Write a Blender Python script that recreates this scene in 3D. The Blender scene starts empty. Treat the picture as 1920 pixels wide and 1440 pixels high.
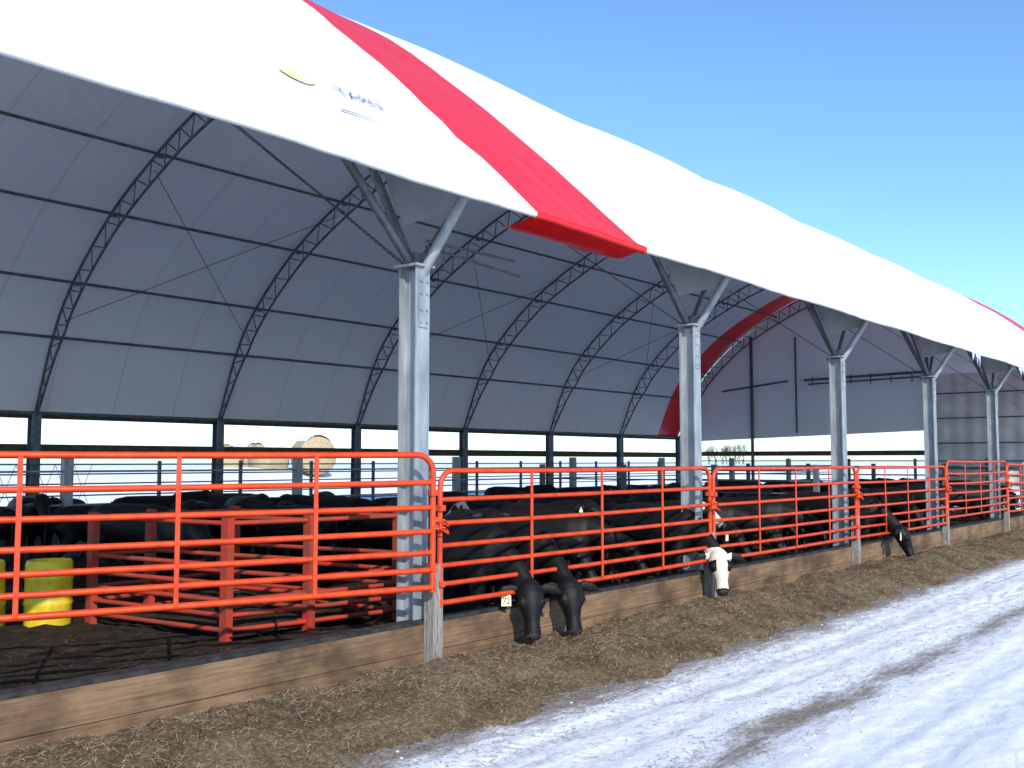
import bpy, math, random
import numpy as np
from mathutils import Vector, Matrix, noise
random.seed(7); rng=np.random.default_rng(7)
scn=bpy.context.scene
H=1.98; F=1900.0
TH=math.atan(1520/F); SN=math.sin(TH); CS=math.cos(TH)
DF=6.85; SP=5.5; T0=1.55; TEND=T0+8*SP
POSTS=[T0+SP*k for k in range(-1,9)]
DP=6.86   # steel post line
DB=6.705  # board line
DG=6.56   # gate line

# ---------------------------------------------------------------- materials
def newmat(name):
    m=bpy.data.materials.new(name); m.use_nodes=True
    nt=m.node_tree; b=nt.nodes['Principled BSDF']; return m,nt,b
def N(nt,t,**kw):
    n=nt.nodes.new(t)
    for k,v in kw.items(): setattr(n,k,v)
    return n
def ramp(nt,fac,stops):
    r=N(nt,'ShaderNodeValToRGB'); e=r.color_ramp.elements
    while len(e)<len(stops): e.new(0.5)
    for i,(p,c) in enumerate(stops):
        e[i].position=p; e[i].color=(c[0],c[1],c[2],1)
    nt.links.new(fac,r.inputs[0]); return r.outputs[0]
def noisetex(nt,scale,detail=5,stretch=(1,1,1),rough=.6):
    tc=N(nt,'ShaderNodeTexCoord'); mp=N(nt,'ShaderNodeMapping'); mp.inputs['Scale'].default_value=stretch
    nz=N(nt,'ShaderNodeTexNoise'); nz.inputs['Scale'].default_value=scale; nz.inputs['Detail'].default_value=detail
    nz.inputs['Roughness'].default_value=rough
    nt.links.new(tc.outputs['Object'],mp.inputs[0]); nt.links.new(mp.outputs[0],nz.inputs['Vector'])
    return nz.outputs['Fac']
def bump(nt,b,h,strength=.3,dist=.02):
    bp=N(nt,'ShaderNodeBump'); bp.inputs['Strength'].default_value=strength; bp.inputs['Distance'].default_value=dist
    nt.links.new(h,bp.inputs['Height']); nt.links.new(bp.outputs[0],b.inputs['Normal']); return bp
def noisy(name,c1,c2,scale=8,rough=.6,metal=0,stretch=(1,1,1),bs=.2,bd=.01,lo=.35,hi=.65,detail=5,spec=.5):
    m,nt,b=newmat(name); f=noisetex(nt,scale,detail,stretch)
    nt.links.new(ramp(nt,f,[(lo,c1),(hi,c2)]),b.inputs['Base Color'])
    b.inputs['Roughness'].default_value=rough; b.inputs['Metallic'].default_value=metal
    b.inputs['Specular IOR Level'].default_value=spec
    if bs: bump(nt,b,f,bs,bd)
    return m

def fabric(name,c1,c2,trans,rough=.45,tcol=None):
    m,nt,b=newmat(name)
    f=noisetex(nt,1.3,4,(1,.5,1)); col=ramp(nt,f,[(.3,c1),(.7,c2)])
    tc=N(nt,'ShaderNodeTexCoord'); sp=N(nt,'ShaderNodeSeparateXYZ'); nt.links.new(tc.outputs['Object'],sp.inputs[0])
    a=N(nt,'ShaderNodeMath',operation='DIVIDE'); a.inputs[1].default_value=SP/3; nt.links.new(sp.outputs['Y'],a.inputs[0])
    fr=N(nt,'ShaderNodeMath',operation='FRACT'); nt.links.new(a.outputs[0],fr.inputs[0])
    s=N(nt,'ShaderNodeMath',operation='LESS_THAN'); s.inputs[1].default_value=.03; nt.links.new(fr.outputs[0],s.inputs[0])
    mx=N(nt,'ShaderNodeMixRGB',blend_type='MULTIPLY'); mx.inputs[2].default_value=(.86,.86,.87,1)
    nt.links.new(s.outputs[0],mx.inputs[0]); nt.links.new(col,mx.inputs[1])
    nt.links.new(mx.outputs[0],b.inputs['Base Color']); b.inputs['Roughness'].default_value=rough
    f2=noisetex(nt,.9,3,(1,1.8,1)); bump(nt,b,f2,.3,.12)
    tr=N(nt,'ShaderNodeBsdfTranslucent')
    if tcol: tr.inputs['Color'].default_value=(*tcol,1)
    else: nt.links.new(mx.outputs[0],tr.inputs['Color'])
    ms=N(nt,'ShaderNodeMixShader'); ms.inputs[0].default_value=trans
    nt.links.new(b.outputs[0],ms.inputs[1]); nt.links.new(tr.outputs[0],ms.inputs[2])
    nt.links.new(ms.outputs[0],nt.nodes['Material Output'].inputs[0]); return m
M_FAB=fabric('white_fabric',(.84,.85,.87),(.88,.88,.89),.09,tcol=(.42,.44,.52))
M_RED=fabric('red_fabric',(.75,.010,.014),(.84,.018,.02),.12,.33)
M_TRUSS=noisy('dark_steel',(.085,.09,.10),(.16,.17,.18),6,.5,.3)
M_GALV=noisy('galvanized_steel',(.20,.225,.245),(.42,.44,.46),9,.5,.35,(1,1,.25),.1,.004,.3,.7,8)
M_COL=noisy('column_steel',(.10,.12,.15),(.17,.19,.23),6,.5,.3)
M_GATE=noisy('orange_paint',(.46,.034,.007),(.62,.060,.010),7,.40,0,(1,1,1),.1,.003,.3,.6,6,.4)
M_RUST=noisy('rusty_red_paint',(.42,.03,.012),(.13,.05,.025),5,.65,0,(1,1,1),.3,.006,.4,.7)
M_PIPE=noisy('grey_pipe',(.10,.10,.11),(.18,.18,.19),8,.55,.2)
M_BLACKCAP=noisy('rubber_cap',(.018,.018,.02),(.05,.046,.043),10,.8,spec=.15)
M_ROPE=noisy('cable',(.06,.06,.06),(.10,.10,.10),8,.6)
M_TAG=noisy('ear_tag_plastic',(.80,.66,.40),(.86,.74,.48),4,.5)
M_INK=noisy('tag_ink',(.02,.02,.02),(.03,.03,.03),4,.6,bs=0)
M_BLUE=noisy('sign_ink',(.08,.08,.26),(.22,.22,.42),20,.6,bs=0)
M_YEL=noisy('sign_yellow',(.74,.58,.2),(.82,.75,.5),12,.6,bs=0)
M_BARREL=noisy('yellow_plastic',(.85,.62,.02),(.45,.30,.04),4,.45,0,(1,1,.5),.1,.005,.45,.75)
M_PANEL=noisy('weathered_panel',(.22,.22,.23),(.32,.32,.33),2.5,.6,.0,(1,1,.4))
M_STUB=noisy('stub_post_wood',(.15,.13,.11),(.33,.30,.26),18,.8,0,(3,3,.4),.3,.01)
M_BALE=noisy('bale_straw',(.32,.24,.13),(.6,.5,.32),14,.9,0,(1,1,4),.6,.05)
M_SNOWCAP=noisy('snow_cap',(.82,.83,.86),(.86,.87,.88),3,.6)
M_CLOD=noisy('dirty_snow',(.38,.34,.30),(.78,.78,.80),9,.7)
M_BARK=noisy('bark',(.07,.055,.045),(.12,.10,.085),6,.9)

def wood():
    m,nt,b=newmat('plank_wood')
    f=noisetex(nt,6,8,(3,.25,8),.65); g=noisetex(nt,1.2,6,(1,1,1.6))
    c=ramp(nt,f,[(.25,(.10,.056,.028)),(.5,(.22,.13,.068)),(.75,(.31,.195,.105))])
    mx=N(nt,'ShaderNodeMixRGB',blend_type='MULTIPLY')
    c2=ramp(nt,g,[(.38,(.36,.34,.33)),(.6,(1,1,1))]); mx.inputs[0].default_value=1
    nt.links.new(c,mx.inputs[1]); nt.links.new(c2,mx.inputs[2]); nt.links.new(mx.outputs[0],b.inputs['Base Color'])
    b.inputs['Roughness'].default_value=.8; bump(nt,b,f,.4,.008); return m
M_WOOD=wood()
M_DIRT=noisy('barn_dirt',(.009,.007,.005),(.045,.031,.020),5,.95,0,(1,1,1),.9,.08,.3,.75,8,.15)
def hay():
    m,nt,b=newmat('hay')
    f=noisetex(nt,30,10,(1,1,1),.72); g=noisetex(nt,2.2,5,(1,1,1),.6)
    c=ramp(nt,f,[(.3,(.085,.056,.031)),(.52,(.20,.145,.085)),(.72,(.35,.27,.165))])
    mx=N(nt,'ShaderNodeMixRGB',blend_type='MULTIPLY'); mx.inputs[0].default_value=1
    c2=ramp(nt,g,[(.35,(.52,.47,.42)),(.55,(1,1,1))])
    nt.links.new(c,mx.inputs[1]); nt.links.new(c2,mx.inputs[2]); nt.links.new(mx.outputs[0],b.inputs['Base Color'])
    b.inputs['Roughness'].default_value=.95; b.inputs['Specular IOR Level'].default_value=.15
    bump(nt,b,f,1.0,.03); return m
M_HAY=hay()
def straw():
    m,nt,b=newmat('straw_blades'); oi=N(nt,'ShaderNodeAttribute'); oi.attribute_name='shade'
    nt.links.new(ramp(nt,oi.outputs['Fac'],[(0,(.075,.048,.026)),(.6,(.25,.18,.105)),(1,(.48,.38,.24))]),b.inputs['Base Color'])
    b.inputs['Roughness'].default_value=.85; return m
M_STRAW=straw()
def snow(name):
    m,nt,b=newmat(name)
    at=N(nt,'ShaderNodeAttribute'); at.attribute_name='dirt_and_tread'
    n1=noisetex(nt,5.0,12,(1.3,.35,1),.8); n2=noisetex(nt,38,8,(1.1,.7,1),.8); n3=noisetex(nt,4,10,(1.5,.4,1),.78)
    base=ramp(nt,n3,[(.30,(.66,.66,.70)),(.48,(.80,.81,.84)),(.62,(.88,.885,.90))])
    s1=N(nt,'ShaderNodeMath',operation='MULTIPLY_ADD'); s1.inputs[1].default_value=.8
    nt.links.new(n2,s1.inputs[0]); nt.links.new(n1,s1.inputs[2])
    ad=N(nt,'ShaderNodeMath',operation='ADD'); nt.links.new(s1.outputs[0],ad.inputs[0]); nt.links.new(at.outputs['Fac'],ad.inputs[1])
    mr=N(nt,'ShaderNodeMapRange'); mr.inputs['From Min'].default_value=1.02; mr.inputs['From Max'].default_value=1.26
    nt.links.new(ad.outputs[0],mr.inputs[0])
    dc=ramp(nt,n2,[(.38,(.12,.09,.065)),(.62,(.40,.36,.33))])
    mx=N(nt,'ShaderNodeMixRGB'); nt.links.new(mr.outputs[0],mx.inputs[0]); nt.links.new(base,mx.inputs[1]); nt.links.new(dc,mx.inputs[2])
    nt.links.new(mx.outputs[0],b.inputs['Base Color']); b.inputs['Roughness'].default_value=.75; b.inputs['Specular IOR Level'].default_value=.25
    bump(nt,b,s1.outputs[0],.7,.022); return m
M_SNOWROAD=snow('snowy_road')
M_SNOW=noisy('snow_field_mat',(.78,.80,.85),(.85,.86,.88),.6,.6,0,(1,1,1),.4,.1)
def coat():
    m,nt,b=newmat('cow_coat'); at=N(nt,'ShaderNodeAttribute'); at.attribute_name='coat'
    f=noisetex(nt,60,5,(1,1,1)); 
    blk=ramp(nt,f,[(.3,(.003,.003,.0035)),(.7,(.010,.0092,.009))]); wht=ramp(nt,f,[(.3,(.50,.43,.34)),(.7,(.76,.70,.60))])
    f2=noisetex(nt,14,4); ad=N(nt,'ShaderNodeMath',operation='MULTIPLY_ADD'); ad.inputs[1].default_value=.5
    nt.links.new(f2,ad.inputs[0]); nt.links.new(at.outputs['Fac'],ad.inputs[2])
    mr=N(nt,'ShaderNodeMapRange'); mr.inputs['From Min'].default_value=.68; mr.inputs['From Max'].default_value=.82; nt.links.new(ad.outputs[0],mr.inputs[0])
    mx=N(nt,'ShaderNodeMixRGB'); nt.links.new(mr.outputs[0],mx.inputs[0]); nt.links.new(blk,mx.inputs[1]); nt.links.new(wht,mx.inputs[2])
    nt.links.new(mx.outputs[0],b.inputs['Base Color']); b.inputs['Roughness'].default_value=.5
    b.inputs['Specular IOR Level'].default_value=.2
    bump(nt,b,f,.5,.010); return m
M_COAT=coat()
M_EYE=noisy('eye',(.008,.006,.005),(.015,.01,.008),5,.1,bs=0)
M_NOSE=noisy('nose_skin',(.02,.02,.023),(.035,.035,.04),30,.35)

# ---------------------------------------------------------------- mesh builder
class MB:
    def __init__(s): s.v=[];s.f=[];s.m=[];s.sm=[]
    def add(s,vs,fs,mi=0,smooth=False):
        o=len(s.v); s.v+= [tuple(p) for p in vs]
        for f in fs: s.f.append(tuple(i+o for i in f)); s.m.append(mi); s.sm.append(smooth)
    def box(s,c,size,mi=0,rot=None):
        hx,hy,hz=[a/2 for a in size]; vs=[]
        for x,y,z in [(-1,-1,-1),(1,-1,-1),(1,1,-1),(-1,1,-1),(-1,-1,1),(1,-1,1),(1,1,1),(-1,1,1)]:
            p=Vector((x*hx,y*hy,z*hz))
            if rot is not None: p=rot@p
            vs.append(p+Vector(c))
        s.add(vs,[(0,3,2,1),(4,5,6,7),(0,1,5,4),(1,2,6,5),(2,3,7,6),(3,0,4,7)],mi)
    def tube(s,pts,r,seg=8,mi=0,closed=False,cap=True,side=None):
        pts=[Vector(p) for p in pts]; n=len(pts); rs=r if hasattr(r,'__len__') else [r]*n
        vs=[];fs=[]; prev=side
        for i,p in enumerate(pts):
            a=pts[i-1] if (i>0 or closed) else p; b=pts[(i+1)%n] if (i<n-1 or closed) else p
            t=(b-a).normalized()
            if prev is None:
                up=Vector((0,0,1)) if abs(t.z)<.9 else Vector((1,0,0))
                u=t.cross(up).normalized()
            else:
                u=(prev-t*prev.dot(t)).normalized()
            prev=u; w=t.cross(u)
            rr=rs[i]; rx,ry=(rr if hasattr(rr,'__len__') else (rr,rr))
            for k in range(seg):
                an=2*math.pi*k/seg; vs.append(p+u*math.cos(an)*rx+w*math.sin(an)*ry)
        m=n if closed else n-1
        for i in range(m):
            for k in range(seg):
                a=i*seg+k;b=i*seg+(k+1)%seg;c=((i+1)%n)*seg+(k+1)%seg;d=((i+1)%n)*seg+k
                fs.append((a,b,c,d))
        s.add(vs,fs,mi,True)
        if cap and not closed:
            s.add(vs[:seg],[tuple(range(seg-1,-1,-1))],mi); s.add(vs[-seg:],[tuple(range(seg))],mi)
    def obj(s,name,mats,parent=None,loc=None):
        me=bpy.data.meshes.new(name); me.from_pydata(s.v,[],s.f); me.update()
        for m in mats: me.materials.append(m)
        me.polygons.foreach_set('material_index',s.m); me.polygons.foreach_set('use_smooth',s.sm)
        o=bpy.data.objects.new(name,me); scn.collection.objects.link(o)
        if parent: o.parent=parent
        if loc: o.location=loc
        return o
def empty(name,loc=(0,0,0)):
    e=bpy.data.objects.new(name,None); e.location=loc; scn.collection.objects.link(e); return e
def W(d,t,z): return Vector((-d,t,z))
def PD(x,depth,z):
    r=(x-960)/F*depth; return Vector((r*CS-depth*SN, r*SN+depth*CS, z))
def t_at(x,d): return ((1/(2480-x)-1520/(F*F+1520**2))/(CS*CS/F))*d

# ---------------------------------------------------------------- roof profile
ctrl=[(6.1,2.42),(7.66,3.90),(9.2,5.24),(10.5,6.24),(12.2,7.2),(13.9,7.85),(16.2,8.35),(18.6,7.7),(20.25,7.0),(22.15,5.92),(23.86,4.45),(24.8,3.15),(25.6,1.20)]
ctrl=[np.array((a,b+H)) for a,b in ctrl]
def catmull(cs,per=6):
    out=[]
    ext=[2*cs[0]-cs[1]]+cs+[2*cs[-1]-cs[-2]]
    for i in range(1,len(ext)-2):
        p0,p1,p2,p3=ext[i-1:i+3]
        for k in range(per):
            t=k/per
            out.append(.5*((2*p1)+(-p0+p2)*t+(2*p0-5*p1+4*p2-p3)*t*t+(-p0+3*p1-3*p2+p3)*t**3))
    out.append(cs[-1]); return np.array(out)
prof=catmull(ctrl); NP=len(prof)
tang=np.gradient(prof,axis=0); tang/=np.linalg.norm(tang,axis=1)[:,None]
nrm=np.stack([-tang[:,1],tang[:,0]],1)
def pr(i,off=0): return prof[i]+nrm[i]*off
def near(dv): return int(np.argmin(abs(prof[:,0]-dv)))
def surf(i,t,extra=0):
    w=math.sin(math.pi*i/(NP-1))**.6
    sag=-.09*math.sin(math.pi*(t-T0)/SP)**2*w
    nz_=noise.noise(Vector((t*.5,i*.15,3)))*.03*w+noise.noise(Vector((t*1.6,i*.12,8)))*.012*w
    p=pr(i,.07+sag+nz_+extra)
    if i==0: p=p+np.array((0,.010*math.sin(t*1.7)+.010*noise.noise(Vector((t*3,0,0)))))
    return p

barn=empty('cattle_barn')
ts=sorted(set([round(x,3) for x in np.arange(POSTS[0]-.3,TEND+.01,.275)]+[8.0,10.0,43.55,TEND]))
ts=[t for t in ts if not any(0<abs(t-b)<.09 for b in (8.0,10.0,43.55,TEND))]
mb=MB(); vs=[]; ridge=near(16.2)
for t in ts:
    for i in range(NP):
        p=surf(i,t); tt=t
        if t in(8.0,10.0): tt=t+noise.noise(Vector((i*.9,t,0)))*.07+noise.noise(Vector((i*.3,t,5)))*.12
        vs.append(W(p[0],tt,p[1]))
mb.v+=[tuple(v) for v in vs]
for j in range(len(ts)-1):
    tm=(ts[j]+ts[j+1])/2
    for i in range(NP-1):
        a=j*NP+i; red=(8<tm<10 and i<ridge) or tm>43.55
        mb.f.append((a,a+1,a+NP+1,a+NP)); mb.m.append(1 if red else 0); mb.sm.append(True)
mb.obj('fabric_roof',[M_FAB,M_RED],barn)
mb=MB()
def roll(t1,t2,r,mi,drop=0):
    n=max(2,int((t2-t1)/.25)); P=[]
    for k in range(n+1):
        t=t1+(t2-t1)*k/n; e=surf(0,t); P.append(W(e[0]+.012,t,e[1]-.008-drop))
    mb.tube(P,r,10,mi)
roll(POSTS[0]-.3,7.98,.032,0); roll(10.02,43.5,.032,0); roll(43.55,TEND,.045,1)
roll(7.95,10.03,.048,1,.005)
g=[];n=24; e0=surf(0,0)
for k in range(n+1):
    t=7.9+2.1*k/n
    for q in range(6):
        a=q/5; wv=noise.noise(Vector((t*2.5,a*2,4)))*.03
        g.append(W(e0[0]+.02+a*.45,t,e0[1]-.03-.05*math.sin(a*math.pi*.8)+wv*a))
mb.add(g,[(k*6+q,k*6+q+1,k*6+q+7,k*6+q+6) for k in range(n) for q in range(5)],1,True)
mb.obj('eave_edge',[M_FAB,M_RED],barn)
mb=MB()
for tc,nn in ((24.6,9),(29.0,12),(33.5,6)):
    for k in range(nn):
        t=tc+random.uniform(-.5,.5); L=random.uniform(.06,.28); x=e0[0]+.01
        mb.tube([W(x,t,e0[1]-.02),W(x,t,e0[1]-.04-L*.5),W(x,t,e0[1]-.04-L)],[.014,.009,.002],6,0)
ice,nti,bi=newmat('ice'); bi.inputs['Base Color'].default_value=(.8,.85,.9,1); bi.inputs['Roughness'].default_value=.15
mb.obj('icicles',[ice],barn)

# trusses
mb=MB()
for t in POSTS[:-1]+[TEND-.15]:
    st=5
    out=[W(pr(i,0)[0],t,pr(i,0)[1]) for i in range(st,NP)]
    inn=[]
    for i in range(st,NP):
        w=min(1,(NP-1-i)/7,(i-st)/5+.25); p=pr(i,-.10-.38*w); inn.append(W(p[0],t,p[1]))
    mb.tube(out,.034,8); mb.tube(inn,.032,8)
    for k in range(0,len(out)-2,2):
        mb.tube([out[k],inn[k+1]],.017,6); mb.tube([inn[k+1],out[k+2]],.017,6)
    for dv in (24.8,23.86,22.15,20.25,18.2):
        i=near(dv); p=pr(i,-.14); mb.box(W(p[0],t,p[1]),(.08,.13,.10))
for dv in (24.8,23.86,22.15,20.25,18.2,16.2,14.2,12.2,10.3,8.6,7.4):
    i=near(dv); p=pr(i,-.10); mb.tube([W(p[0],POSTS[0],p[1]),W(p[0],TEND,p[1])],.036,8)
p=pr(NP-1,-.02); mb.tube([W(p[0],POSTS[0],p[1]+.02),W(p[0],TEND,p[1]+.02)],.06,8)
mb.tube([W(7.0,POSTS[0],5.02),W(7.0,TEND,5.02)],.05,8)
mb.tube([W(e0[0]+.26,POSTS[0],e0[1]+.10),W(e0[0]+.26,TEND,e0[1]+.10)],.035,8)
mb.obj('roof_trusses',[M_TRUSS],barn)
mb=MB()
def pp(dv,t,off=-.3): i=near(dv); q=pr(i,off); return W(q[0],t,q[1])
for k in (1,3,5,7):
    if k+1<len(POSTS):
        mb.tube([pp(24.5,POSTS[k]),pp(20.5,POSTS[k+1])],.010,5); mb.tube([pp(20.5,POSTS[k]),pp(24.5,POSTS[k+1])],.010,5)
for t in POSTS: 
    mb.tube([W(6.9,t,3.85),pp(15.0,t,-.5)],.008,5)
mb.tube([W(6.9,POSTS[2],3.84),pp(18.2,POSTS[2]+5.5)],.014,5)
a=W(6.9,POSTS[2],3.84); b=pp(18.2,POSTS[2]+5.5)
for k in range(26):
    c=a.lerp(b,.02+k*.012); mb.tube([c+Vector((0,.02,0)),c-Vector((0,.02,0))],.016,5)
mb.tube([W(6.85,POSTS[2]+.15,4.16),W(7.0,POSTS[2]+1.75,4.22)],.014,6)
mb.tube([W(6.85,POSTS[2]+.15,4.10),W(7.2,POSTS[2]+2.1,4.12)],.014,6)
mb.tube([W(6.8,POSTS[2]+.35,4.14),W(6.8,POSTS[2]+.37,3.86)],.008,5)
mb.obj('bracing_cables',[M_ROPE],barn)

def hbeam(mb,cx,cy,z0,z1,dx=.26,dy=.22,tf=.022,mi=0):
    h=z1-z0; zc=(z0+z1)/2
    mb.box((cx+dx/2-tf/2,cy,zc),(tf,dy,h),mi); mb.box((cx-dx/2+tf/2,cy,zc),(tf,dy,h),mi)
    mb.box((cx,cy,zc),(dx-2*tf,.016,h-.004),mi)
mb=MB(); PT=3.86
for t in POSTS:
    hbeam(mb,-DP,t,0,PT,.23,.19,.016)
    fx=-DP+.115
    mb.box((-DP,t,PT+.012),(.30,.26,.024),0)
    mb.box((fx+.007,t,PT-.34),(.012,.13,.5),0)
    for z in (-.54,-.42,-.26,-.14):
        for s in(-.04,.04): mb.tube([(fx+.012,t+s,PT+z),(fx+.03,t+s,PT+z)],.013,6)
    mb.tube([W(DP-.04,t+.02,PT-.12),W(6.28,t+.16,4.62)],.052,10,0)
    mb.tube([W(DP,t-.02,PT),W(6.95,t-1.0,4.95)],.046,10,1)
    mb.tube([W(DP+.02,t,PT),W(7.4,t-.10,5.0)],.046,10,1)
    mb.tube([W(DP,t+.02,PT),W(6.95,t+1.0,4.95)],.036,10,1)
    mb.box((-DP,t,PT+.08),(.16,.14,.13),1)
    mb.tube([W(DP+.16,t-.05,PT-.02),W(DP+.16,t+.05,PT-.02)],.02,6,1)
mb.obj('front_posts',[M_GALV,M_TRUSS],barn)
mb=MB()
for t in POSTS:
    A=W(6.5,t+.12,4.40);B=W(6.22,t+.22,4.62);C=W(7.3,t-.05,4.95);D=W(7.0,t-.02,4.30)
    mb.add([A,B,C,D],[(0,1,2,3)],0)
mb.obj('fabric_gussets',[M_PANEL],barn)
mb=MB()
for t in POSTS: mb.box((-6.60,t+.02,.5),(.12,.13,1.04),0)
mb.obj('stub_posts',[M_STUB],barn)
mb=MB()
for a,b in zip(POSTS[:-1],POSTS[1:]):
    mb.box((-DB,(a+b)/2,.330),(.08,b-a-.012,.255),0)
    mb.box((-DB-.004,(a+b)/2,.065),(.08,b-a-.012,.26),0)
mb.obj('feed_board',[M_WOOD],barn)
mb=MB(); mb.box((-DB-.03,(POSTS[0]+TEND)/2,.476),(.15,TEND-POSTS[0],.034),0)
mb.obj('board_cap',[M_BLACKCAP],barn)

mb=MB()
for t in POSTS: hbeam(mb,-25.6,t,0,3.2,.25,.24)
mb.obj('back_columns',[M_COL],barn)
mb=MB()
mb.box((-25.66,(POSTS[0]+TEND)/2,3.14),(.10,TEND-POSTS[0],.14),0)
mb.box((-25.76,(POSTS[0]+TEND)/2,2.30),(.06,TEND-POSTS[0],.24),0)
mb.box((-(25.6+6.9)/2-2.6,TEND+.06,2.35),(13.2,.06,.22),0)
mb.obj('back_beams',[noisy('dark_beam_wood',(.06,.045,.035),(.12,.09,.065),8,.8)],barn)

# end wall
mb=MB(); vs=[];fs=[]
zb=lambda d: 2.95+ (25.6-d)*.03
for i in range(NP):
    p=pr(i,.02); vs.append(W(p[0],TEND+.02,p[1])); vs.append(W(p[0],TEND+.02,min(p[1],zb(p[0]) if p[0]>13.2 else min(5.3,p[1]))))
for k in range(NP-1): fs.append((2*k,2*k+1,2*k+3,2*k+2))
mb.add(vs,fs,0); mb.obj('end_wall_fabric',[M_FAB],barn)
mb=MB()
for x,z1 in ((21.5,8.0),(13.3,9.6)): mb.box((-x,TEND-.12,z1/2),(.12,.12,z1),0)
mb.tube([W(19.2,TEND-.25,3.3),W(19.2,TEND-.25,7.8)],.05,6,0)
mb.tube([W(23.0,TEND-.25,5.4),W(19.6,TEND-.25,5.75)],.05,6,0)
mb.tube([W(18.8,TEND-.25,5.75),W(13.4,TEND-.25,5.85)],.06,6,0)
mb.tube([W(18.6,TEND-.25,5.55),W(13.4,TEND-.25,5.65)],.04,6,0)
for q in range(6): mb.tube([W(18.4-q*.9,TEND-.25,5.45),W(18.4-q*.9,TEND-.25,5.9)],.03,5,0)
mb.box((-25.4,TEND+.05,1.5),(.14,.14,3),0)
mb.obj('end_wall_frame',[M_TRUSS],barn)
M_LIGHTP=noisy('pale_sheet',(.6,.6,.6),(.8,.79,.78),1.6,.5,0,(1,1,1),.3,.05)
mb=MB(); n=70; m=24; vs=[]
for j in range(m+1):
    z=.8+4.9*j/m
    for k in range(n+1):
        d=13.1-(13.1-6.9)*k/n; y=TEND-.45+.03*math.sin(j*2*math.pi/6)+.02*math.sin(k*.9)+.03*noise.noise(Vector((d*1.2,z*.6,0)))
        vs.append(W(d,y,z))
mb.add(vs,[(j*(n+1)+k,j*(n+1)+k+1,(j+1)*(n+1)+k+1,(j+1)*(n+1)+k) for j in range(m) for k in range(n)],0,True)
for z in(1.7,2.75,3.8,4.85): mb.tube([W(13.1,TEND-.52,z),W(6.9,TEND-.52,z)],.03,6,1)
mb.obj('side_curtain_panel',[M_LIGHTP,M_PIPE],barn)

# lettering and mark laid onto the curved fabric
arc=np.concatenate([[0],np.cumsum(np.linalg.norm(np.diff(prof,axis=0),axis=1))])
def on_roof(dc,tc,x,y,off):
    s0=arc[near(dc)]+y; i=int(np.clip(np.searchsorted(arc,s0)-1,0,NP-2)); f=(s0-arc[i])/(arc[i+1]-arc[i])
    t=tc+x; p=surf(i,t,off)*(1-f)+surf(i+1,t,off)*f
    return W(p[0],t,p[1])
def text_mesh(name,txt,size,mat,ext=0.0):
    cu=bpy.data.curves.new(name,'FONT'); cu.body=txt; cu.size=size; cu.align_x='CENTER'; cu.align_y='CENTER'; cu.extrude=ext
    o=bpy.data.objects.new(name,cu); scn.collection.objects.link(o)
    dg=bpy.context.evaluated_depsgraph_get(); me=bpy.data.meshes.new_from_object(o.evaluated_get(dg))
    bpy.data.objects.remove(o); me.materials.clear(); me.materials.append(mat); me.name=name; return me
def link(name,me,parent=None):
    ob=bpy.data.objects.new(name,me); scn.collection.objects.link(ob)
    if parent: ob.parent=parent
    return ob
me=text_mesh('roof_lettering','TARN',.20,M_BLUE)
for v in me.vertices: v.co=on_roof(7.05,6.52,v.co.x*1.1,v.co.y*1.2,.02)
link('roof_lettering',me,barn)
mb=MB(); c=[]
for k in range(24):
    a=2*math.pi*k/24; c.append(on_roof(7.1,5.78,math.cos(a)*.20,math.sin(a)*.10+.04*math.cos(a)**2,.02))
cc=on_roof(7.1,5.78,0,.02,.02)
mb.add([cc]+c,[(0,1+k,1+(k+1)%24) for k in range(24)],0)
pts=[on_roof(7.0,5.98+.04*k,0,-.12+.002*k,.02) for k in range(13)]; q2=[on_roof(7.0,5.98+.04*k,0,-.085,.02) for k in range(13)]
mb.add(pts+q2,[(k,k+1,14+k,13+k) for k in range(12)],1)
mb.obj('roof_mark',[M_YEL,M_BLUE],barn)

# ---------------------------------------------------------------- gates
def gate(p0,p1,zt,zb_,name='cattle_gate',mat=M_GATE,verts=(.26,.505,.757),rails=(.22,.40,.57,.72,.86),rad=.026):
    p0=Vector(p0);p1=Vector(p1);d=(p1-p0);L=d.length;d.normalize()
    mb=MB(); R=.16
    def q(s,z): return Vector((p0.x+d.x*s,p0.y+d.y*s,z-.012*math.sin(math.pi*s/L)))
    path=[q(.02,zb_-.04),q(.02,zt-R)]
    for k in range(1,6): a=math.pi/2*k/5; path.append(q(.02+R-R*math.cos(a),zt-R+R*math.sin(a)))
    path+= [q(L*k/6,zt) for k in range(1,6)]
    path.append(q(L-.02-R,zt))
    for k in range(1,6): a=math.pi/2*k/5; path.append(q(L-.02-R+R*math.sin(a),zt-R+R*math.cos(a)))
    path.append(q(L-.02,zb_-.04))
    mb.tube(path,rad,10,0)
    hh=zt-zb_; nrmv=Vector((-d.y,d.x,0))
    if nrmv.x<0: nrmv=-nrmv
    for i,r in enumerate(list(rails)+[1.0]):
        bow=random.uniform(-.010,.010)
        mb.tube([q(.02+(L-.04)*k/8,zt-hh*r+bow*math.sin(math.pi*k/8)) for k in range(9)],rad*(.93 if r<1 else 1),10,0)
    R3=Matrix.Rotation(math.atan2(d.y,d.x),3,'Z')
    for v in verts: mb.box(q(L*v,(zt+zb_)/2)+nrmv*rad,(.038,.010,hh),0,R3)
    for s in(.02,L-.02):
        for z in(zt-.35,zb_+.18): mb.box(q(s,z),(.07,.085,.055),0,R3)
    return mb.obj(name,[mat,M_GALV])
g0=W(8.55,1.5,0); g1=W(6.48,6.95,0)
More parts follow.
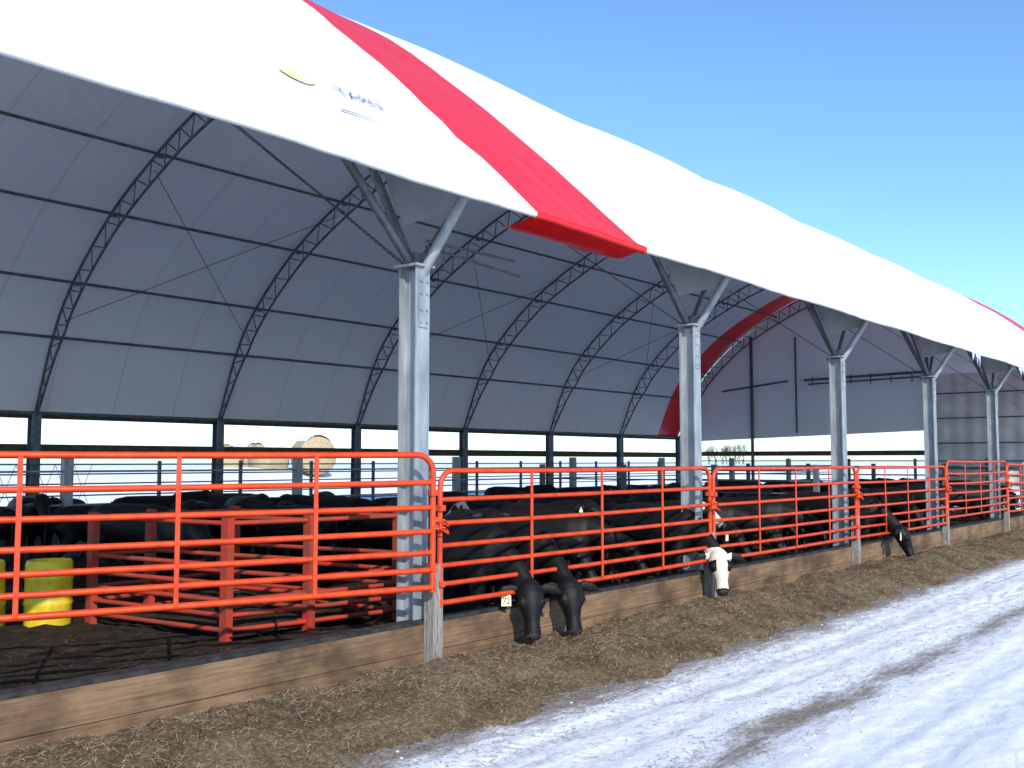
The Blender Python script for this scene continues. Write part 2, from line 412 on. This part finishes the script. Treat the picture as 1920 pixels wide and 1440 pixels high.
def frac_at(x):
    r=(x-960)/F; best=0;bd=9
    for k in range(1001):
        p=g0.lerp(g1,k/1000); dep=-p.x*SN+p.y*CS; rt=p.x*CS+p.y*SN
        if abs(rt/dep-r)<bd: bd=abs(rt/dep-r); best=k/1000
    return best
gate(g0,g1,2.04,.82,verts=[frac_at(40),frac_at(337),frac_at(593)],rails=(.21,.40,.58,.74,.87),rad=.029)
zt=[1.89,1.88,1.87,1.98,1.90,1.93,1.9]
for k in range(7):
    a=POSTS[2+k]+.02; b=POSTS[3+k]-.03
    gate(W(DG,a+.02,0),W(DG,b,0),zt[k],zt[k]-1.24)
for k,t in enumerate(POSTS[2:]):
    t=t-.02; mb=MB(); xg=-DG+.05
    for z in(1.33,1.40):
        pts=[Vector((xg-.06*math.sin(a),t+.02+.11*math.cos(a),z+.03*math.sin(2*a))) for a in np.linspace(0,2*math.pi,14)[:-1]]
        mb.tube(pts,.010,6,0,closed=True)
    mb.box((xg-.01,t-.03,1.40),(.05,.08,.12),0)
    mb.tube([(xg,t-.05,1.37),(xg+.01,t+.13,1.31)],.013,6,0)
    mb.obj('gate_latch',[M_GATE])

def pipe_fence(name,pts,zs,post_z,pr_=.022,postr=.07,mat=M_PIPE,step=2.75):
    mb=MB()
    for a,b in zip(pts[:-1],pts[1:]):
        a=Vector(a);b=Vector(b);L=(b-a).length;n=max(1,round(L/step))
        for k in range(n+1):
            c=a.lerp(b,k/n); mb.box((c.x,c.y,post_z/2),(postr*2,postr*2,post_z),0)
        for z in zs: mb.tube([(a.x,a.y,z),(b.x,b.y,z)],pr_,6)
    return mb.obj(name,[mat])
pipe_fence('pipe_fence',[W(25.2,-3,0),W(25.2,TEND,0)],(.5,.8,1.1,1.4,1.65,1.9),2.0,.022,.04)
pipe_fence('pipe_fence',[W(17.5,4.0,0),W(17.5,TEND,0)],(.5,.85,1.2,1.5,1.8),2.1,.022,.08,M_GALV,5.5)
pipe_fence('pipe_fence',[W(17.5,TEND-9,0),W(7.8,TEND-9,0)],(.5,.85,1.2,1.5,1.8),1.9,.025,.06,M_PIPE)
pipe_fence('pipe_fence',[W(25.2,TEND-.7,0),W(8,TEND-.7,0)],(.5,.8,1.1,1.4,1.7,2.0),2.1,.03,.05)
pipe_fence('pipe_fence',[W(17.3,23,0),W(9.5,23.5,0)],(.5,.85,1.2,1.5,1.75),1.9,.022,.06)
mb=MB(); y=-3
while y<14:
    mb.tube([W(25.35,y,.6),W(25.35,y+.5,1.9)],.008,4); mb.tube([W(25.35,y+.5,.6),W(25.35,y,1.9)],.008,4); y+=.5
mb.obj('wire_mesh_fence',[M_PIPE])

# feeder
mb=MB()
fr=[(-9.43,6.8),(-9.25,7.8),(-9.1,9.1)]; bk=[(-11.8,6.56),(-11.9,7.4),(-11.9,8.7)]
for x,y in fr+bk: mb.box((x,y,.68),(.12,.09,1.36),0)
for z in (.14,.30,.46,.64,.84,1.30):
    mb.tube([(fr[0][0],fr[0][1],z),(fr[1][0],fr[1][1],z),(fr[-1][0],fr[-1][1],z)],.028,8); mb.tube([(bk[0][0],bk[0][1],z),(bk[-1][0],bk[-1][1],z)],.028,8)
    for a,b in zip(fr,bk): mb.tube([(a[0],a[1],z),(b[0],b[1],z)],.028,8)
g=[];nn=18
for i in range(nn+1):
    for j in range(nn+1):
        x=-11.8+2.5*i/nn; y=6.8+2.1*j/nn; e=math.sin(math.pi*i/nn)*math.sin(math.pi*j/nn)
        g.append((x,y,.08+.25*max(e,0)**.5+.16*noise.noise(Vector((x*2.5,y*2.5,0)))*e))
mb.add(g,[(i*(nn+1)+j,(i+1)*(nn+1)+j,(i+1)*(nn+1)+j+1,i*(nn+1)+j+1) for i in range(nn) for j in range(nn)],1,True)
mb.obj('cattle_feeder',[M_RUST,M_DIRT])

def barrel(loc,tilt=0):
    mb=MB(); pr2=[(.0,.0),(.25,.0),(.265,.03),(.265,.25),(.28,.28),(.265,.31),(.265,.55),(.28,.58),(.265,.61),(.265,.74),(.25,.78),(.23,.78),(.23,.72),(0,.72)]
    n=24;vs=[];fs=[]
    for r,z in pr2:
        for k in range(n): a=2*math.pi*k/n; vs.append((r*math.cos(a),r*math.sin(a),z))
    for i in range(len(pr2)-1):
        for k in range(n): fs.append((i*n+k,i*n+(k+1)%n,(i+1)*n+(k+1)%n,(i+1)*n+k))
    mb.add(vs,fs,0,True); mb.tube([(.1,.05,.72),(.1,.05,.75)],.03,8)
    o=mb.obj('plastic_barrel',[M_BARREL]); o.location=loc; o.rotation_euler=(tilt,0,.4); return o
barrel(PD(102,12.3,.02)); barrel(PD(-22,12.1,.02),.05)

# ---------------------------------------------------------------- grounds
def gridobj(name,xs,ys,hf,mat,attr=None):
    vs=[(x,y,hf(x,y)) for y in ys for x in xs]; nx=len(xs)
    fs=[(j*nx+i,j*nx+i+1,(j+1)*nx+i+1,(j+1)*nx+i) for j in range(len(ys)-1) for i in range(nx-1)]
    me=bpy.data.meshes.new(name); me.from_pydata(vs,[],fs); me.materials.append(mat); me.update()
    me.polygons.foreach_set('use_smooth',[True]*len(fs))
    if attr:
        at=me.attributes.new('dirt_and_tread','FLOAT','POINT'); at.data.foreach_set('value',[attr(v[0],v[1]) for v in vs])
    o=bpy.data.objects.new(name,me); scn.collection.objects.link(o); return o
gridobj('ground',[-2500,-300,-60,-27,0,60,300,2500],[-2500,-300,-60,0,60,300,2500],lambda x,y:-.08,M_SNOW)
def nz(x,y,s,sd=0): return noise.noise(Vector((x*s,y*s,sd)))
def fb(x,y,s,sd=0,o=4):
    v=0;a=1
    for k in range(o): v+=a*noise.noise(Vector((x*s,y*s,sd+k*7))); s*=2.1;a*=.5
    return v
def tread(d,y,c,w,pitch=.13):
    c=c+.06*math.sin(y*.35+c*3)
    q=abs(d-c)
    if q>w: return 0
    return max(-1,min(1,3*math.sin((y+q*.9)*2*math.pi/pitch)))*min(1,(w-q)/.03)*max(0,min(1,.75+1.2*noise.noise(Vector((c,y*.7,2)))))
TR=[(2.62,.16),(2.15,.13),(1.5,.20),(3.85,.14),(4.35,.14),(.7,.18)]
def road_h(x,y):
    d=-x
    h=.010*fb(x*1.5,y*.3,1.1,1)+.010*fb(x*1.2,y*.7,6,2,3)
    h-=.030*math.exp(-((d-3.3)/.28)**2)
    for c,w in TR:
        q=abs(d-c-.06*math.sin(y*.35+c*3))
        h-=.014*math.exp(-(q/w)**4)
        h+=.007*tread(d,y,c,w)
    return h+.015
def road_d(x,y):
    d=-x+.15*nz(x,y,.6,9)+.06*nz(x,y,3,19)
    v=.40*math.exp(-((d-3.25)/.24)**2)*(.75+1.0*nz(0,y,.45,4))
    v+=.42*max(0,min(1,(d-4.60)/.5))+.13*max(0,min(1,(d-3.5)/.4))
    v+=.07*math.exp(-((d-1.5)/.3)**2)-.12*math.exp(-((d-2.4)/.5)**2)
    for c,w in TR: v-=.06*tread(-x,y,c,w)  # same mask also colours the tread: grooves darker, ridges paler
    return v
xs=list(np.arange(-6.0,-.5,.03))+list(np.geomspace(.5,14,30)-1.0)
ys=[-3.0]
while ys[-1]<90: ys.append(ys[-1]+max(.028,abs(ys[-1])*.007) if ys[-1]>1.5 else ys[-1]+.3)
gridobj('snowy_road',xs,ys,road_h,M_SNOWROAD,road_d)
def hay_h(x,y):
    d=-x; s=(d-4.98+.30*nz(0,y,.9,5)+.14*nz(x,y,3,6)+.06*nz(x,y,11,6))/1.75
    if s<=0: return -.10
    if s>1: s=1
    hump=.22*math.sin(min(s*1.35,1)*math.pi/2)-.14*max(0,s-.55)/.45
    return max(-.02,hump*(1+.6*nz(x,y,.9,8))+.06*fb(x,y,2.0,3,3)+.022*fb(x,y,12,4,3))+.01
xh=list(np.arange(-6.655,-4.5,.03)); yh=[-3.0]
while yh[-1]<TEND+10: yh.append(yh[-1]+max(.03,abs(yh[-1])*.007) if yh[-1]>1.5 else yh[-1]+.15)
gridobj('hay_pile',xh,yh,hay_h,M_HAY)
def floor_h(x,y): return .02+.07*fb(x,y,.9,11)+.05*fb(x,y,3.5,12)+.12*max(0,(-x-9)/16)
gridobj('barn_floor',list(np.arange(-25.9,-6.74,.15)),list(np.arange(-4,TEND+.3,.2)),floor_h,M_DIRT)

vs=[];fs=[];sh=[]
def blade(x,y,z,L,w,yaw,pitch,s):
    dx=math.cos(yaw)*math.cos(pitch)*L/2; dy=math.sin(yaw)*math.cos(pitch)*L/2; dz=math.sin(pitch)*L/2
    px=-math.sin(yaw)*w; py=math.cos(yaw)*w; b=len(vs)
    vs.extend([(x-dx-px,y-dy-py,z-dz),(x-dx+px,y-dy+py,z-dz+.001),(x+dx+px,y+dy+py,z+dz+.001),(x+dx-px,y+dy-py,z+dz)])
    fs.append((b,b+1,b+2,b+3)); sh.extend([s]*4)
for k in range(130000):
    u=random.random(); y=1.5+32*u**1.8; d=random.uniform(4.7,6.65)
    z=hay_h(-d,y)
    if z<0: continue
    blade(-d,y,z+.006,random.uniform(.02,.075),.0010+.00007*y,random.uniform(0,6.28),random.uniform(-.4,.6),random.random()**1.4)
for k in range(18000):
    y=2+24*random.random()**1.7
    d=random.gauss(3.3,.20) if random.random()<.45 else 5.15-abs(random.gauss(0,.4))
    blade(-d,y,max(road_h(-d,y),0)+.006,random.uniform(.012,.06),.0012+.00008*y,random.uniform(0,6.28),random.uniform(-.1,.15),random.random()*.7)
for k in range(5000):
    y=2+20*random.random(); d=random.uniform(6.85,11)
    blade(-d,y,floor_h(-d,y)+.015,random.uniform(.03,.12),.002,random.uniform(0,6.28),random.uniform(-.1,.3),random.random()*.4)
me=bpy.data.meshes.new('loose_straw'); me.from_pydata(vs,[],fs); me.materials.append(M_STRAW)
at=me.attributes.new('shade','FLOAT','POINT'); at.data.foreach_set('value',sh)
o=bpy.data.objects.new('loose_straw',me); scn.collection.objects.link(o)
mb=MB()
for k in range(420):
    y=2+26*random.random()**1.5; d=random.choice([random.gauss(4.75,.22),random.gauss(3.65,.12),random.gauss(2.95,.08)])
    r=random.uniform(.005,.016); c=Vector((-d,y,road_h(-d,y)+r*.1))
    ph=random.random()*6
    P=[c+Vector((r*math.cos(a+ph)*random.uniform(.7,1.5),r*math.sin(a+ph)*random.uniform(.7,1.5),-r*.3)) for a in np.linspace(0,5.2,6)]
    Q=[c+Vector((r*.6*math.cos(a+ph)*random.uniform(.7,1.3),r*.6*math.sin(a+ph),r*random.uniform(.3,.6))) for a in np.linspace(0,5.2,6)]
    mb.add(P+Q,[(i,(i+1)%6,6+(i+1)%6,6+i) for i in range(6)]+[(6,7,8,9,10,11)],0)
mb.obj('snow_clods',[M_CLOD])

# ---------------------------------------------------------------- rise behind, bales, trees
def rise(x,y):
    q=-x
    if q<40: s=max(0,(q-28)/12); s=s*s*(3-2*s); return -.11+1.82*s+.08*s*nz(x,y,.25)
    s=min(1,(q-40)/160); return 1.71*(1-s)-.11+.06*nz(x,y,.25)*(1-s)
gridobj('snow_bank',list(np.linspace(-200,-60,15))+list(np.linspace(-58,-27.5,31)),list(np.linspace(-40,160,80)),rise,M_SNOW)
def bale(loc,yaw,sc=.8):
    mb=MB(); n=28; R=.78; L=1.5; vs=[];fs=[]
    rings=[(-L/2,.0),(-L/2,R*.94),(-L/2+.08,R)]+[(-L/2+.08+(L-.16)*k/6,R) for k in range(1,6)]+[(L/2-.08,R),(L/2,R*.94),(L/2,0)]
    for x,r in rings:
        for k in range(n):
            a=2*math.pi*k/n; rr=r*(1+.04*noise.noise(Vector((x*3,math.cos(a)*2,math.sin(a)*2+loc[0])))); vs.append((x,rr*math.cos(a),R+rr*math.sin(a)))
    for i in range(len(rings)-1):
        for k in range(n): fs.append((i*n+k,i*n+(k+1)%n,(i+1)*n+(k+1)%n,(i+1)*n+k))
    mb.add(vs,fs,0,True)
    m=9; vs=[]
    for i in range(7):
        for k in range(m):
            a=math.radians(50+80*k/(m-1)); e=math.sin(math.pi*k/(m-1))*.07+.005
            vs.append((-.76+1.52*i/6,(R+e)*math.cos(a),R+(R+e)*math.sin(a)))
    mb.add(vs,[(i*m+k,i*m+k+1,(i+1)*m+k+1,(i+1)*m+k) for i in range(6) for k in range(m-1)],1,True)
    o=mb.obj('hay_bale',[M_BALE,M_SNOWCAP]); o.location=loc; o.rotation_euler=(0,0,yaw); o.scale=(sc,)*3
YW=TH+math.pi/2
for x,yw,s_,dd in ((588,YW+.5,1.12,47),(505,YW-.6,.92,48),(465,YW+.8,.94,50),(432,YW,.88,49)): bale(PD(x,dd,1.36),yw,s_)
mb=MB()
def branch(p,dirv,L,r,dep):
    q=p+dirv*L; mb.tube([p,q],[r,r*.65],5,0,cap=False)
    if dep==0: return
    for k in range(3):
        nd=(dirv+Vector((random.uniform(-.7,.7),random.uniform(-.7,.7),random.uniform(-.1,.5)))).normalized()
        branch(p.lerp(q,random.uniform(.55,1)),nd,L*random.uniform(.6,.8),r*.6,dep-1)
for k in range(13):
    branch(PD(1325+k*6+random.uniform(-4,4),250+random.uniform(-20,20),-.1),Vector((0,0,1)),2.6,.11,4)
mb.obj('distant_trees',[M_BARK])

# ---------------------------------------------------------------- cows
def cow_mesh(name,pose,white=0,seed=0,hy=0):
    mb=MB()
    def path(pts,seg=14):
        mb.tube([p[:3] for p in pts],[(p[3],p[4]) for p in pts],seg,0)
    path([(-1.0,0,1.10,.08,.10),(-.93,0,1.09,.21,.22),(-.72,0,1.06,.28,.29),(-.3,0,1.0,.335,.35),(.1,0,.97,.34,.37),(.42,0,.98,.29,.36),(.62,0,1.0,.21,.30),(.74,0,1.0,.12,.2)],20)
    if pose=='eat':
        path([(.45,0,1.08,.19,.26),(.72,0,.94,.145,.20),(.93,0,.79,.11,.155),(1.10,0,.66,.085,.11)])
        h0=Vector((1.10,0,.70)); ax=Vector((.20,0,-.50))
    elif pose=='low':
        path([(.45,0,1.08,.19,.26),(.8,0,1.0,.15,.21),(1.05,0,.92,.12,.165),(1.2,0,.88,.10,.13)])
        h0=Vector((1.18,0,.93)); ax=Vector((.34,0,-.43))
    else:
        path([(.45,0,1.12,.19,.27),(.75,0,1.20,.15,.22),(.98,0,1.26,.12,.165),(1.1,0,1.30,.10,.13)])
        h0=Vector((1.08,0,1.34)); ax=Vector((.44,0,-.32))
    L=ax.length; ax.normalize()
    up=Vector((0,1,0)).cross(ax)
    if up.x<0: up=-up
    Rz=Matrix.Rotation(hy,3,'Z'); ax=Rz@ax; up=Rz@up; side=Rz@Vector((0,1,0))
    def hp(s,o=0,sd=0): return h0+ax*(s*L)+up*o+side*sd
    mb.tube([hp(-.14,-.02),hp(-.08,-.005),hp(.03,.0),hp(.18,.0),hp(.36,.0),hp(.52,.0),hp(.70,-.005),hp(.86,-.008),hp(.96,-.012),hp(1.03,-.018),hp(1.06,-.02)],
            [(.05,.04),(.09,.08),(.130,.12),(.152,.14),(.144,.132),(.108,.110),(.082,.088),(.088,.082),(.092,.075),(.07,.055),(.03,.025)],18,0,side=side)
    mb.tube([hp(.18,-.09),hp(.5,-.085),hp(.88,-.05)],[(.085,.06),(.055,.045),(.055,.035)],10,0,side=side)
    for s in(-1,1):
        mb.tube([hp(.22,.065,.08*s),hp(.34,.07,.112*s),hp(.44,.055,.10*s)],[.03,.042,.03],8,0)
        e=hp(.05,-.02,.10*s); dn=Vector((0,0,-1))
        mb.tube([e,e+side*.08*s+dn*-.01,e+side*.17*s+dn*.01,e+side*.255*s+dn*.05],[(.028,.030),(.026,.058),(.026,.064),(.012,.02)],10,0)
    for s in(-1,1):
        j=random.Random(seed*3+s).uniform(-.08,.08)
        path([(.48,.17*s,.92,.13,.15),(.50+j*.3,.19*s,.68,.09,.11),(.53+j,.19*s,.43,.06,.07),(.50+j,.19*s,.36,.055,.06),(.50+j,.19*s,.14,.042,.045),(.53+j,.19*s,.07,.055,.055),(.56+j,.19*s,.0,.062,.065)],10)
        path([(-.76,.17*s,1.0,.15,.20),(-.66-j*.3,.20*s,.76,.12,.17),(-.74-j,.20*s,.58,.075,.10),(-.90-j,.20*s,.44,.055,.065),(-.87-j,.20*s,.30,.045,.05),(-.82-j,.20*s,.12,.042,.045),(-.80-j,.20*s,.07,.055,.055),(-.77-j,.20*s,.0,.062,.065)],10)
    path([(-.98,0,1.24,.035,.035),(-1.07,0,1.1,.03,.03),(-1.09,0,.8,.024,.024),(-1.08,.02,.55,.03,.03),(-1.07,.02,.38,.045,.045),(-1.07,.02,.26,.015,.015)],8)
    o=mb.obj(name+'_src',[M_COAT])
    m=o.modifiers.new('r','REMESH'); m.mode='VOXEL'; m.voxel_size=.014 if pose=='eat' else .022; m.use_smooth_shade=True
    m2=o.modifiers.new('s','SMOOTH'); m2.factor=.5; m2.iterations=3
    dg=bpy.context.evaluated_depsgraph_get(); dg.update()
    me=bpy.data.meshes.new_from_object(o.evaluated_get(dg)); bpy.data.objects.remove(o)
    me.name=name; me.materials.clear()
    for mm in (M_COAT,M_EYE,M_NOSE,M_TAG): me.materials.append(mm)
    vals=[]
    for v in me.vertices:
        c=0
        if white:
            r=v.co-h0; s=r.dot(ax)/L; a=r.dot(up); y=abs(r.dot(side))
            if -.16<s<1.1 and abs(a)<.2 and y<.18:
                c=1
                if y>.075 and .2<s<.48: c=.1
                if s>.90: c=.1
        vals.append(c)
    at=me.attributes.new('coat','FLOAT','POINT'); at.data.foreach_set('value',vals)
    me.polygons.foreach_set('use_smooth',[True]*len(me.polygons))
    for p in me.polygons:
        r=p.center-h0
        if r.dot(ax)/L>.96 and r.length<L*1.3: p.material_index=2
    return me,hp,ax,up,side
def cow_details(parent,hp,ax,up,side,tag=None,tside=1):
    mb=MB()
    for s in(-1,1):
        c=hp(.36,.055,.132*s); r=.022; n=8; vs=[]; fs=[]
        for i in range(1,n):
            for k in range(n): th=math.pi*i/n; ph=2*math.pi*k/n; vs.append(c+Vector((r*math.sin(th)*math.cos(ph),r*math.sin(th)*math.sin(ph),r*math.cos(th))))
        for i in range(n-2):
            for k in range(n): fs.append((i*n+k,i*n+(k+1)%n,(i+1)*n+(k+1)%n,(i+1)*n+k))
        mb.add(vs,fs,0,True)
        c=hp(1.0,.025,.040*s); mb.tube([c,c+ax*.012+up*.012],[.016,.012],8,0)
    mb.obj('eyes_and_nostrils',[M_EYE],parent)
    if tag is not None:
        hy=math.atan2(up.y,up.x); R=Matrix.Rotation(hy,4,'Z')
        e=hp(.05,-.0,.09*tside)+side*.17*tside+Vector((0,0,-.06))+(R@Vector((.05,0,0)))
        k_=1.25
        prf=[(-.012*k_,.05),(.012*k_,.05),(.016*k_,.02),(.04*k_,.0),(.042*k_,-.085*k_),(-.042*k_,-.085*k_),(-.04*k_,.0),(-.016*k_,.02)]
        vs=[e+R@Vector((0,a,b)) for a,b in prf]+[e+R@Vector((.006,a,b)) for a,b in prf]
        mb=MB(); mb.add(vs,[tuple(range(7,-1,-1)),tuple(range(8,16))]+[(i,(i+1)%8,8+(i+1)%8,8+i) for i in range(8)],0)
        mb.obj('ear_tag',[M_TAG],parent)
        if tag:
            mw=Matrix.Translation(e+(R@Vector((.008,0,-.055))))@R@Matrix.Rotation(math.pi/2,4,'Z')@Matrix.Rotation(math.pi/2,4,'X')
            me=text_mesh('ear_tag_number',tag,.085,M_INK,.0005); t=link('ear_tag_number',me); t.matrix_world=mw; t.parent=parent
V={}
V['eat']=cow_mesh('cow_eating','eat',0,0,math.radians(-32)); V['eat3']=cow_mesh('cow_eating_b','eat',0,3,math.radians(-18)); V['eat2']=cow_mesh('cow_eating_side','eat',0,0,math.radians(15)); V['low']=cow_mesh('cow_low','low',0,2); V['up']=cow_mesh('cow_up','up',0,3)
V['eatw']=cow_mesh('cow_whiteface_eating','eat',1,4,math.radians(-34)); V['upw']=cow_mesh('cow_whiteface_up','up',1,5,.3)
def cow(kind,x,y,yaw,tag=None,tside=-1,scale=1,z=0):
    me,hp,ax,up,side=V[kind]; o=bpy.data.objects.new('cow',me); scn.collection.objects.link(o)
    o.location=(x,y,z); o.rotation_euler=(0,0,yaw); o.scale=(scale,)*3
    cow_details(o,hp,ax,up,side,tag,tside); return o
def front_cow(kind,ximg,yaw,tag=None,tside=-1,out=6.36,scale=1,z=.0):
    y=t_at(ximg,out); yawr=math.radians(yaw); r=1.19*scale
    return cow(kind,-out-r*math.cos(yawr),y-r*math.sin(yawr),yawr,tag,tside,scale,z)
front_cow('eat',1003,-8,'72',-1,6.36,.97,.02)
front_cow('eat3',1074,-16,None,-1,6.34,.98,-.02)
front_cow('eatw',1353,-14,None,-1,6.32,.98,.05)
front_cow('eat2',1690,-8,'',-1,6.25)
herd=[]
for k in range(400):
    y=random.uniform(8.5,42); x=-random.uniform(8.9,16.6)
    if x>-12.9 and y<10.8: continue
    if all((x-a)**2+(y-b)**2>1.35**2 for a,b in herd): herd.append((x,y))
herd+= [tuple(PD(a,b,0)[:2]) for a,b in ((370,17.5),(465,18.2),(540,17.6),(605,18.5),(60,18),(205,17.2),(-20,17),(110,19.5),(300,19.5),(430,20),(520,20.5))]
for i,(x,y) in enumerate(herd):
    kind=random.choice(['low','up','low','low'])
    if i in (30,71): kind='upw'
    tg='' if random.random()<.15 else None
    cow(kind,x,y,random.choice([0,.3,-.4,1.5,3.1,-1.6,2.6,-.8])+random.uniform(-.3,.3),tg,random.choice([-1,1]),random.uniform(.84,.96),.02+.12*max(0,(-x-9)/16))
for t,kd,tg in ((9.9,'low',''),(10.9,'low',None),(11.8,'low',None),(14.2,'upw',''),(15.2,'low',''),(16.3,'low',None),(17.2,'low',None),(18.3,'low',None),(21.6,'up',None),(22.6,'low',None),(25,'low',None),(27,'low',None),(29.5,'low',None)):
    cow(kd,-8.75,t,random.uniform(-.35,.25),tg,-1,.95)

# ---------------------------------------------------------------- light, sky, camera
EL=math.radians(31); PH=math.radians(32)
sd=Vector((math.cos(EL)*math.cos(PH),-math.cos(EL)*math.sin(PH),math.sin(EL)))
sl=bpy.data.lights.new('sun','SUN'); sl.energy=5.0; sl.angle=math.radians(.5); sl.color=(1,.965,.91)
so=bpy.data.objects.new('sun',sl); scn.collection.objects.link(so); so.rotation_euler=sd.to_track_quat('Z','Y').to_euler()
w=bpy.data.worlds.new('World'); scn.world=w; w.use_nodes=True; nt=w.node_tree
sky=nt.nodes.new('ShaderNodeTexSky'); sky.sky_type='NISHITA'; sky.sun_disc=False; sky.sun_elevation=EL
sky.sun_rotation=math.atan2(sd.x,sd.y); sky.air_density=1.0; sky.dust_density=.3; sky.ozone_density=2.0
mx=nt.nodes.new('ShaderNodeMixRGB'); mx.blend_type='MULTIPLY'; mx.inputs[0].default_value=1; mx.inputs[2].default_value=(1.08,1.42,1.72,1)
nt.links.new(sky.outputs[0],mx.inputs[1])
bg=nt.nodes['Background']; bg.inputs[1].default_value=.14; nt.links.new(mx.outputs[0],bg.inputs[0])
cam=bpy.data.cameras.new('camera'); cam.sensor_width=36; cam.lens=F/1920*36; cam.clip_end=5000; cam.clip_start=.05
co=bpy.data.objects.new('camera',cam); scn.collection.objects.link(co); co.location=(0,0,H)
pit=math.atan(145/F); co.rotation_euler=(math.pi/2+pit,0,TH)
scn.camera=co
scn.view_settings.view_transform='Standard'; scn.view_settings.look='None'; scn.view_settings.exposure=0
